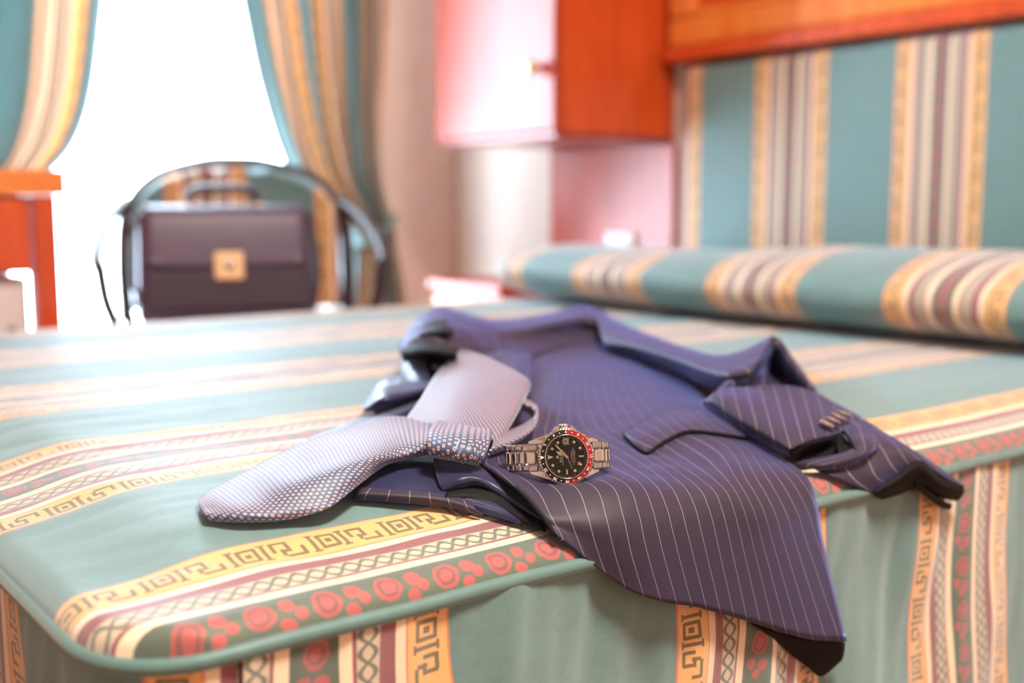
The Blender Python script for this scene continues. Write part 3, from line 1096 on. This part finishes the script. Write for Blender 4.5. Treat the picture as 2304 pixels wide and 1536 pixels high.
# right sleeve, from the shoulder along the bed
patch('upper_sleeve', [
    [(1345, 770, .0), (1420, 775, .0), (1510, 800, .0), (1590, 825, .0), (1660, 820, .0), (1735, 800, .0)],
    [(1340, 705, .055), (1415, 735, .044), (1505, 770, .042), (1590, 797, .042), (1650, 796, .046), (1735, 762, .066)],
    [(1352, 745, .048), (1425, 770, .046), (1510, 796, .046), (1590, 822, .046), (1645, 825, .050), (1715, 800, .062)],
    [(1362, 782, .032), (1440, 797, .032), (1515, 820, .034), (1590, 846, .036), (1640, 852, .042), (1690, 838, .050)],
    [(1375, 800, .012), (1450, 812, .010), (1530, 842, .010), (1590, 870, .012), (1640, 876, .020), (1680, 868, .030)]], M_PIN, jk, 8, uvmode='arc', uvscale=45, wrinkle=0.001)
patch('elbow_fold', [
    [(1608, 885, .034, 0), (1670, 822, .048, 1), (1738, 757, .070, 2), (1785, 808, .048, 4), (1838, 884, .022, 6)],
    [(1618, 884, .036, 0), (1680, 835, .044, 1), (1740, 785, .056, 2), (1785, 830, .040, 4), (1832, 884, .022, 6)],
    [(1640, 880, .034, 0), (1690, 852, .030, 1), (1735, 838, .026, 2), (1782, 852, .024, 4), (1822, 882, .022, 6)],
    [(1650, 880, .030, 0), (1695, 880, .020, 1), (1735, 878, .014, 2), (1780, 878, .016, 4), (1818, 884, .022, 6)]], M_PIN, jk, 8, uvmode='n')
patch('elbow_back', [
    [(1608, 885, .033), (1670, 822, .047), (1738, 757, .070), (1785, 808, .047), (1838, 884, .021)],
    [(1640, 870, .010), (1690, 835, .015), (1742, 790, .018), (1795, 830, .012), (1840, 880, .004)]], M_PIN, jk, 6, uvscale=45)


def pn_(x, y):
    return (x - 0.28 * (y - 870) - 1600) / 31.0


def cf(x, y, o_):
    return (x, y, o_, pn_(x, y))


patch('forearm', [
    [cf(1660, 905, .010), cf(1588, 906, .024), cf(1598, 893, .034), cf(1626, 876, .038), cf(1700, 870, .037), cf(1775, 869, .034), cf(1838, 884, .023)],
    [cf(1680, 930, .008), cf(1592, 916, .020), cf(1606, 903, .034), cf(1650, 897, .038), cf(1722, 893, .037), cf(1798, 890, .034), cf(1868, 902, .022)],
    [cf(1720, 970, .007), cf(1655, 960, .016), cf(1660, 944, .030), cf(1690, 935, .035), cf(1760, 928, .036), cf(1830, 920, .033), cf(1905, 922, .020)],
    [cf(1760, 1000, .007), cf(1725, 1000, .013), cf(1722, 985, .026), cf(1740, 975, .032), cf(1790, 962, .034), cf(1855, 948, .031), cf(1936, 941, .019)],
    [cf(1785, 1022, .007), cf(1776, 1026, .010), cf(1773, 1015, .022), cf(1785, 1006, .027), cf(1822, 990, .029), cf(1872, 978, .027), cf(1925, 955, .018)]], M_PIN, jk, 8, uvmode='n')
patch('cuff_lining', [
    [(1778, 1016, .022), (1810, 1000, .026), (1860, 985, .026), (1905, 968, .020)],
    [(1790, 1028, .012), (1830, 1018, .012), (1880, 1005, .013), (1915, 985, .014)],
    [(1810, 1040, .008), (1850, 1036, .008), (1900, 1025, .009), (1940, 1010, .010)]], M_BLK, jk, 6)
patch('lower_sleeve', [
    [(1900, 962, .020, 0), (1938, 944, .020, 1), (1990, 974, .020, 2), (2040, 1004, .019, 3), (2100, 1044, .017, 4), (2158, 1084, .014, 5)],
    [(1905, 985, .022, -.4), (1960, 975, .024, .6), (2010, 1002, .022, 1.4), (2050, 1026, .021, 2.2), (2095, 1052, .020, 3), (2160, 1096, .012, 4)],
    [(1900, 1010, .018, -1), (1960, 1010, .020, 0), (2000, 1032, .018, .6), (2036, 1048, .017, 1.2), (2085, 1062, .015, 2), (2150, 1112, .008, 3)],
    [(1850, 1042, .012, -2), (1930, 1046, .012, -1), (1970, 1072, .012, -.5), (2010, 1078, .010, 0), (2060, 1085, .008, 1), (2120, 1115, .004, 2)],
    [(1815, 1046, .007, -3), (1880, 1076, .006, -2), (1965, 1108, .006, -1.5), (2000, 1100, .004, -1), (2040, 1100, .002, 0), (2100, 1125, .001, 1)]], M_PIN, jk, 8, uvmode='n')
patch('rolled_cuff', [
    [(1892, 966, .023, 0), (1915, 958, .025, 1), (1950, 966, .026, 2), (1978, 990, .024, 3)],
    [(1900, 985, .025, 0), (1925, 985, .029, 1), (1955, 992, .029, 2), (1976, 1004, .025, 3)],
    [(1912, 1014, .022, 0), (1930, 1018, .026, 1), (1952, 1018, .026, 2), (1968, 1014, .022, 3)],
    [(1800, 1040, .010, 0), (1850, 1046, .014, 1), (1905, 1040, .018, 2), (1950, 1026, .018, 3)],
    [(1790, 1044, .006, 0), (1850, 1056, .007, 1), (1910, 1052, .009, 2), (1955, 1036, .010, 3)]], M_PIN, jk, 8, uvmode='n')
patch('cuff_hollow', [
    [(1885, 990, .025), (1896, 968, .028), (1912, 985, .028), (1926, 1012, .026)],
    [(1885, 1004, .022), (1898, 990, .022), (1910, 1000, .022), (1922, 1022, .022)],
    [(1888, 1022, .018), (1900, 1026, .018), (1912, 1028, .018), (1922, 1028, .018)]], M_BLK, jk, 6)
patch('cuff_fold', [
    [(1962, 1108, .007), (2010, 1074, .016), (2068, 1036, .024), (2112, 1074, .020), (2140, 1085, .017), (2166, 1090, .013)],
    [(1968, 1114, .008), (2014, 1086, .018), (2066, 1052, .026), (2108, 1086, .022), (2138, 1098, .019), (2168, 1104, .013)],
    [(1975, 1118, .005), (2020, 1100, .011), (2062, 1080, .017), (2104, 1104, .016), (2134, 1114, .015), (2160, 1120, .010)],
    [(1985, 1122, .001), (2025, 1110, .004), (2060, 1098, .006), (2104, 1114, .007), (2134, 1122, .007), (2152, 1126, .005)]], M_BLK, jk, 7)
patch('cuff_tail', [
    [(2058, 1078, .016), (2088, 1102, .015), (2118, 1124, .014), (2141, 1134, .012)],
    [(2056, 1090, .015), (2086, 1114, .015), (2114, 1134, .014), (2139, 1142, .012)],
    [(2064, 1098, .007), (2090, 1120, .007), (2114, 1138, .007), (2134, 1145, .006)]], M_BLK, jk, 6)
for (x, y, o_) in ((1860, 955, .0345), (1874, 947, .0345), (1886, 939, .034), (1898, 932, .0335)):
    p = at(x, y, o_)
    b_ = latheobj('button', [(0.0, 0.001), (0.0045, 0.001), (0.0058, 0.0024), (0.0074, 0.0016), (0.0074, -0.0006), (0.0, -0.0008)], M_BTN, jk, 24)
    b_.location = p
    b_.rotation_euler = (0.35, 0.25, random.random())

# ------------------------------------------------------------------ necktie
ti = empty('necktie', 'knotted blue silk tie with small red and white rings lying on the jacket', 'tie')
patch('front_blade', [
    [(446, 1128, .003), (470, 1106, .006), (530, 1074, .008), (610, 1031, .010), (700, 989, .014), (790, 962, .020), (880, 938, .026), (975, 948, .030)],
    [(447, 1136, .005), (490, 1120, .009), (560, 1093, .012), (640, 1052, .019), (730, 1018, .020), (810, 992, .027), (890, 970, .033), (972, 965, .036)],
    [(452, 1146, .005), (520, 1142, .010), (590, 1125, .013), (670, 1085, .023), (750, 1052, .028), (830, 1028, .031), (900, 1000, .032), (968, 985, .037)],
    [(462, 1160, .005), (540, 1160, .009), (625, 1152, .011), (708, 1125, .017), (785, 1075, .025), (852, 1038, .028), (908, 1022, .028), (966, 1004, .034)],
    [(478, 1171, .002), (555, 1172, .004), (650, 1167, .006), (740, 1141, .013), (806, 1090, .017), (864, 1046, .021), (912, 1032, .022), (966, 1020, .026)]], M_TIE, ti, 8, 0.0022, 'strip', 1.35)
patch('neck_loop', [
    [(1040, 800, .040), (1080, 812, .042), (1135, 838, .042), (1188, 868, .034), (1178, 900, .026)],
    [(1036, 789, .052), (1075, 797, .056), (1130, 822, .056), (1186, 854, .050), (1186, 872, .040)],
    [(986, 838, .044), (1050, 850, .052), (1110, 868, .052), (1174, 882, .047), (1182, 892, .040)],
    [(946, 900, .034), (1020, 915, .042), (1090, 926, .042), (1148, 938, .038), (1155, 945, .030)],
    [(905, 955, .026), (985, 968, .032), (1050, 985, .032), (1116, 992, .028), (1120, 1000, .022)]], M_TIE, ti, 8, 0.0022, 'stript', 1.35)
patch('tail_loop', [
    [(1146, 906, .030), (1178, 898, .038), (1207, 914, .036), (1203, 938, .030), (1165, 962, .027), (1112, 980, .028)],
    [(1148, 914, .034), (1180, 910, .040), (1207, 928, .035), (1199, 962, .030), (1154, 990, .028), (1106, 1005, .029)],
    [(1150, 924, .026), (1178, 922, .028), (1198, 940, .026), (1184, 978, .022), (1138, 1007, .021), (1098, 1024, .023)]], M_TIE, ti, 8, 0.0022, 'strip', 1.35)
kt = patch('knot', [
    [(992, 952, .028), (1030, 960, .029), (1065, 967, .029), (1100, 974, .028)],
    [(985, 947, .035), (1030, 956, .037), (1068, 964, .037), (1106, 972, .034)],
    [(968, 966, .041), (1024, 975, .045), (1065, 982, .044), (1104, 990, .038)],
    [(962, 992, .040), (1020, 1002, .044), (1060, 1010, .043), (1094, 1016, .038)],
    [(964, 1016, .034), (1016, 1024, .037), (1052, 1032, .037), (1084, 1036, .033)],
    [(970, 1026, .026), (1018, 1034, .027), (1050, 1040, .027), (1076, 1047, .025)]], M_TIE, ti, 8, 0.0022, 'strip', 0.85)
patch('knot_wrap', [
    [(1024, 1026, .0385), (1050, 1006, .0455), (1075, 994, .044), (1102, 986, .040)],
    [(1030, 1034, .0345), (1056, 1018, .043), (1078, 1008, .042), (1098, 1004, .039)],
    [(1040, 1040, .0285), (1058, 1036, .036), (1074, 1030, .037), (1090, 1024, .036)]], M_TIE, kt, 6, 0.0022, 'strip', 0.85)
tubeobj('stitch', catmull([at(1046, 966, .0405), at(1036, 985, .0462), at(1026, 1008, .0445), at(1020, 1030, .0335)], 6), 0.0005, M_THREAD, kt, 6)

# ------------------------------------------------------------------ wristwatch
wp = CAM + ray(1274, 1027) * 0.848
wz = -ray(1274, 1027)
wz = wz / np.linalg.norm(wz)
ang = math.radians(11)
wx0 = RT - wz * RT.dot(wz)
wx0 /= np.linalg.norm(wx0)
zz = wz * math.cos(ang) + wx0 * math.sin(ang)
wxx = wx0 * math.cos(ang) - wz * math.sin(ang)
wyy = np.cross(zz, wxx)
# roll: the six o'clock side a little high
rl = math.radians(2)
wx2 = wxx * math.cos(rl) + wyy * math.sin(rl)
wy2 = np.cross(zz, wx2)
wa = empty('wristwatch', 'steel wristwatch with black dial and red and black bezel on the jacket', 'watch')
wa.matrix_world = Matrix(((wx2[0], wy2[0], zz[0], wp[0]), (wx2[1], wy2[1], zz[1], wp[1]), (wx2[2], wy2[2], zz[2], wp[2]), (0, 0, 0, 1))) @ Matrix.Scale(1.06, 4)

# case: barrel outline with lugs, top falling toward the lugs
latheobj('case', [(0.0, -0.0105), (0.0165, -0.0105), (0.0190, -0.0088), (0.0194, -0.0070), (0.0194, -0.0018), (0.0189, -0.0012), (0.0, -0.0012)], M_STEEL, wa, 72)


def lug(sx, sy):
    pts = [(0.0085, 0.0175), (0.0150, 0.0152), (0.0205, 0.0132), (0.0250, 0.0116), (0.0252, 0.0100), (0.0205, 0.0100), (0.0150, 0.0100), (0.0100, 0.0100)]
    bm = bmesh.new()
    top, mid_, bot = [], [], []
    for x, y in pts:
        zt = -0.0014 - max(0, x - 0.013) * 0.50
        top.append(bm.verts.new((sx * (x - 0.0002), sy * (y - 0.0003 * (y > 0.0101)), zt)))
        mid_.append(bm.verts.new((sx * x, sy * y, zt - 0.0006)))
        bot.append(bm.verts.new((sx * x, sy * y, min(zt - 0.003, -0.0095))))
    n = len(pts)
    bm.faces.new(top)
    bm.faces.new(bot[::-1])
    for i in range(n):
        j = (i + 1) % n
        bm.faces.new((top[i], top[j], mid_[j], mid_[i]))
        bm.faces.new((mid_[i], mid_[j], bot[j], bot[i]))
    return link('lug', mesh_of('lug', bm), M_STEELD, wa)


for sx in (-1, 1):
    for sy in (-1, 1):
        lug(sx, sy)
bm = bmesh.new()
lathe(bm, [(0.0192, -0.0012), (0.0199, -0.0004), (0.0199, 0.0007), (0.0191, 0.0014), (0.0188, 0.0013), (0.0188, -0.0012)], 240, True,
      lambda r, z, k: r + (0.0004 if (k // 2) % 2 else -0.0003) * (r > 0.0195))
link('bezel', mesh_of('bezel', bm), M_STEELD, wa)


def ring_sector(name, r0, r1, z0, z1, a0, a1, mat, n=60):
    bm = bmesh.new()
    vi, vo = [], []
    for k in range(n + 1):
        a = a0 + (a1 - a0) * k / n
        vi.append(bm.verts.new((r0 * math.cos(a), r0 * math.sin(a), z0)))
        vo.append(bm.verts.new((r1 * math.cos(a), r1 * math.sin(a), z1)))
    for k in range(n):
        bm.faces.new((vi[k], vo[k], vo[k + 1], vi[k + 1]))
    return link(name, mesh_of(name, bm, False), mat, wa)


ring_sector('bezel_insert', 0.0157, 0.0189, 0.0019, 0.0013, PI / 2, 3 * PI / 2, M_BZB)
ring_sector('bezel_insert', 0.0157, 0.0189, 0.0019, 0.0013, -PI / 2, PI / 2, M_BZR)
bm = bmesh.new()
lathe(bm, [(0.0157, 0.0010), (0.0157, 0.0023), (0.0152, 0.0026), (0.0147, 0.0008), (0.0147, 0.0004)], 96, True)
link('crystal_ring', mesh_of('crystal_ring', bm), M_STEELD, wa, True)
latheobj('dial', [(0.0, 0.0), (0.0149, 0.0), (0.0149, 0.0005), (0.0, 0.0005)], M_BLACK, wa, 64, False)
latheobj('crystal', [(0.0, 0.0022), (0.01455, 0.0022), (0.01455, 0.0027), (0.0, 0.0028)], M_CRYS, wa, 64, False)


def txt(s, size, loc, rot, mat, name, parent=None, bold=0.0):
    cu = bpy.data.curves.new(name, 'FONT')
    cu.body = s
    cu.size = size
    cu.align_x = 'CENTER'
    cu.align_y = 'CENTER'
    cu.extrude = 0.00003
    cu.offset = bold
    cu.resolution_u = 4
    tmp = bpy.data.objects.new(name, cu)
    COL.objects.link(tmp)
    me = bpy.data.meshes.new_from_object(tmp)
    bpy.data.objects.remove(tmp)
    o = link(name, me, mat, parent or wa)
    o.location = loc
    o.rotation_euler = (0, 0, rot)
    return o


RM = 0.01735
for h in range(2, 24, 2):
    # the 24 hour mark is at -x; hours run clockwise
    a = PI - 2 * PI * h / 24
    txt(str(h), 0.0029, (RM * math.cos(a), RM * math.sin(a), 0.00168), a - PI / 2, M_PRINT, 'bezel_numeral', None, 0.00006)
for h in range(1, 24, 2):
    a = PI - 2 * PI * h / 24
    o = latheobj('bezel_dot', [(0.0, 0.0), (0.00042, 0.0), (0.0004, 0.0001), (0.0, 0.0001)], M_PRINT, wa, 12, False)
    o.location = (RM * math.cos(a), RM * math.sin(a), 0.00166)


def poly(name, pts, z0, z1, mat, parent=None):
    bm = bmesh.new()
    a = [bm.verts.new((x, y, z0)) for x, y in pts]
    b = [bm.verts.new((x, y, z1)) for x, y in pts]
    bm.faces.new(b)
    bm.faces.new(a[::-1])
    n = len(pts)
    for i in range(n):
        bm.faces.new((a[i], a[(i + 1) % n], b[(i + 1) % n], b[i]))
    return link(name, mesh_of(name, bm), mat, parent or wa)


poly('bezel_triangle', [(-0.0187, 0.0013), (-0.0187, -0.0013), (-0.0159, 0.0)], 0.0015, 0.0019, M_LUME)
poly('hour_marker', [(-0.0132, 0.0014), (-0.0132, -0.0014), (-0.0092, 0.0)], 0.0006, 0.0009, M_LUME)
for h in range(1, 12):
    a = PI - 2 * PI * h / 12
    if h == 3:
        continue
    if h in (6, 9):
        o = poly('hour_marker', [(-0.0018, -0.0005), (0.0018, -0.0005), (0.0018, 0.0005), (-0.0018, 0.0005)], 0.0, 0.0003, M_LUME)
        o.location = (0.0108 * math.cos(a), 0.0108 * math.sin(a), 0.0006)
        o.rotation_euler = (0, 0, a)
    else:
        o = latheobj('hour_marker', [(0.0, 0.0), (0.00105, 0.0), (0.00105, 0.0002), (0.0009, 0.0003), (0.0, 0.0003)], M_LUME, wa, 20, False)
        o.location = (0.0116 * math.cos(a), 0.0116 * math.sin(a), 0.0006)
for m_ in range(60):
    a = 2 * PI * m_ / 60
    if m_ % 5:
        o = poly('minute_tick', [(-0.0005, -0.00007), (0.0005, -0.00007), (0.0005, 0.00007), (-0.0005, 0.00007)], 0.0, 0.0001, M_PRINT)
        o.location = (0.0139 * math.cos(a), 0.0139 * math.sin(a), 0.0006)
        o.rotation_euler = (0, 0, a)


def hand(name, a, pts, z, mat):
    o = poly(name, pts, z, z + 0.00025, mat)
    o.rotation_euler = (0, 0, a)
    return o


def zoomdir(x, y):
    return math.atan2(-(y - 752), x - 1183)


hand('hour_hand', zoomdir(1000, 655), [(-0.001, -0.0004), (0.004, -0.0005), (0.0048, -0.0013), (0.0060, -0.0012), (0.0085, 0.0), (0.0060, 0.0012), (0.0048, 0.0013), (0.004, 0.0005), (-0.001, 0.0004)], 0.0010, M_LUME)
hand('minute_hand', zoomdir(960, 505), [(-0.0015, -0.0004), (0.010, -0.0006), (0.0125, 0.0), (0.010, 0.0006), (-0.0015, 0.0004)], 0.0014, M_LUME)
hand('second_hand', zoomdir(1235, 870), [(-0.004, -0.00012), (0.009, -0.0001), (0.009, 0.0001), (-0.004, 0.00012)], 0.0018, M_PRINT)
g_ = zoomdir(1450, 905)
hand('hour_pointer', g_, [(-0.003, -0.0002), (0.0095, -0.0002), (0.0095, 0.0002), (-0.003, 0.0002)], 0.0012, M_REDH)
hand('pointer_tip', g_, [(0.0095, -0.0014), (0.0125, 0.0), (0.0095, 0.0014)], 0.0012, M_LUME)
latheobj('hand_cap', [(0.0, 0.0006), (0.0011, 0.0006), (0.0010, 0.0021), (0.0, 0.0021)], M_STEELD, wa, 20, False)
# date with its magnifier at three o'clock (towards +y)
poly('date_window', [(-0.0017, 0.0092), (0.0017, 0.0092), (0.0017, 0.0124), (-0.0017, 0.0124)], 0.0006, 0.0008, M_PRINT)
txt('8', 0.0026, (0.0, 0.0108, 0.00085), PI / 2, M_BLACK, 'date_numeral')
latheobj('date_lens', [(0.0, 0.0), (0.0030, 0.0), (0.0026, 0.0005), (0.0014, 0.0008), (0.0, 0.0009)], M_CRYS, wa, 28).location = (0, 0.0108, 0.00285)
# dial printing; the top of the letters looks to twelve o'clock (-x)
txt('ROLEX', 0.0022, (-0.0040, -0.0004, 0.00062), PI / 2, M_PRINT, 'dial_lettering')
txt('OYSTER PERPETUAL DATE', 0.00095, (-0.0026, -0.0004, 0.00062), PI / 2, M_PRINT, 'dial_lettering')
txt('GMT-MASTER II', 0.00115, (0.0038, 0.0, 0.00062), PI / 2, M_PRINT, 'dial_lettering')
txt('SUPERLATIVE CHRONOMETER', 0.0009, (0.0050, 0.0, 0.00062), PI / 2, M_PRINT, 'dial_lettering')
txt('OFFICIALLY CERTIFIED', 0.0009, (0.0060, 0.0, 0.00062), PI / 2, M_PRINT, 'dial_lettering')
cx_ = -0.0066
cp = [(0.0009, -0.0010)]
for q in (-2, -1, 0, 1, 2):
    cp += [(-0.0010 + 0.0001 * abs(q), q * 0.0005 - 0.00004), (-0.0010 + 0.0001 * abs(q), q * 0.0005 + 0.00004), (0.0004, q * 0.0005 + 0.00025)]
cp = cp[:-1] + [(0.0009, 0.0010)]
poly('dial_emblem', [(cx_ + a, b) for a, b in cp], 0.0006, 0.00065, M_LUME)
# crown and guards (towards +y)
bm = bmesh.new()
lathe(bm, [(0.0, 0.0), (0.0030, 0.0), (0.0033, 0.0005), (0.0033, 0.0030), (0.0028, 0.0036), (0.0, 0.0038)], 48, False,
      lambda r, z, k: r + (0.00016 if (k // 2) % 2 else -0.00016) * (r > 0.0031))
crn = link('crown', mesh_of('crown', bm), M_STEELD, wa)
crn.rotation_euler = (-PI / 2, 0, 0)
crn.location = (0, 0.0195, -0.0045)
poly('crown_guard', [(-0.0100, 0.0165), (-0.0040, 0.0180), (-0.0040, 0.0222), (-0.0062, 0.0212)], -0.0075, -0.0012, M_STEEL)
poly('crown_guard', [(0.0100, 0.0165), (0.0062, 0.0212), (0.0040, 0.0222), (0.0040, 0.0180)], -0.0075, -0.0012, M_STEEL)
# bracelet: three links to a row on a closed loop behind the case
LW, SW = 0.0094, 0.0050


def link_mesh(wid, ln):
    bm = bmesh.new()
    box(bm, -ln / 2, ln / 2, -wid / 2, wid / 2, -0.0016, 0.0016, 0.0013, 3)
    return mesh_of('bracelet_link', bm)


mc, ms_ = link_mesh(LW, 0.0050), link_mesh(SW, 0.0062)
mc.materials.append(M_STEELD)
ms_.materials.append(M_STEEL)
EX, EZ, CZ = 0.0375, 0.0265, -0.0325
def ell(t):
    return (EX * math.sin(t), CZ + EZ * math.cos(t))
# walk the ellipse by arc length
tt = np.linspace(0, 2 * PI, 2000)
ex = np.array([ell(t) for t in tt])
sl = np.concatenate([[0], np.cumsum(np.linalg.norm(np.diff(ex, axis=0), axis=1))])
t_start = math.asin(0.0262 / EX)
s0 = np.interp(t_start, tt, sl)
s1 = np.interp(2 * PI - t_start, tt, sl)
NL = int((s1 - s0) / 0.0066)
stp = (s1 - s0) / NL
for i in range(NL + 1):
    for k in (-1, 0, 1):
        s = s0 + stp * (i + (0.5 if k == 0 else 0.0))
        if s > s1:
            continue
        t = np.interp(s, sl, tt)
        x, z = ell(t)
        tx, tz = EX * math.cos(t), -EZ * math.sin(t)
        phi = math.atan2(-tz, tx)
        o = bpy.data.objects.new('bracelet_link', mc if k == 0 else ms_)
        COL.objects.link(o)
        o.parent = wa
        o.location = (x, k * (LW + SW) / 2 * 1.01, z)
        o.rotation_euler = (0, phi, 0)
for s in (-1, 1):
    for k, wd in ((-1, SW), (0, LW), (1, SW)):
        bm = bmesh.new()
        box(bm, -0.0036, 0.0036, -wd / 2, wd / 2, -0.0017, 0.0017, 0.0013, 3)
        o = link('end_link', mesh_of('end_link', bm), M_STEELD if k == 0 else M_STEEL, wa)
        o.location = (s * (0.0226 if k else 0.0240), k * (LW + SW) / 2 * 1.01, -0.0058 if k else -0.0064)
        o.rotation_euler = (0, s * 0.42, 0)

# world matrices: sightings were made in world space, so jacket and tie parts keep identity parents
bpy.context.view_layer.update()
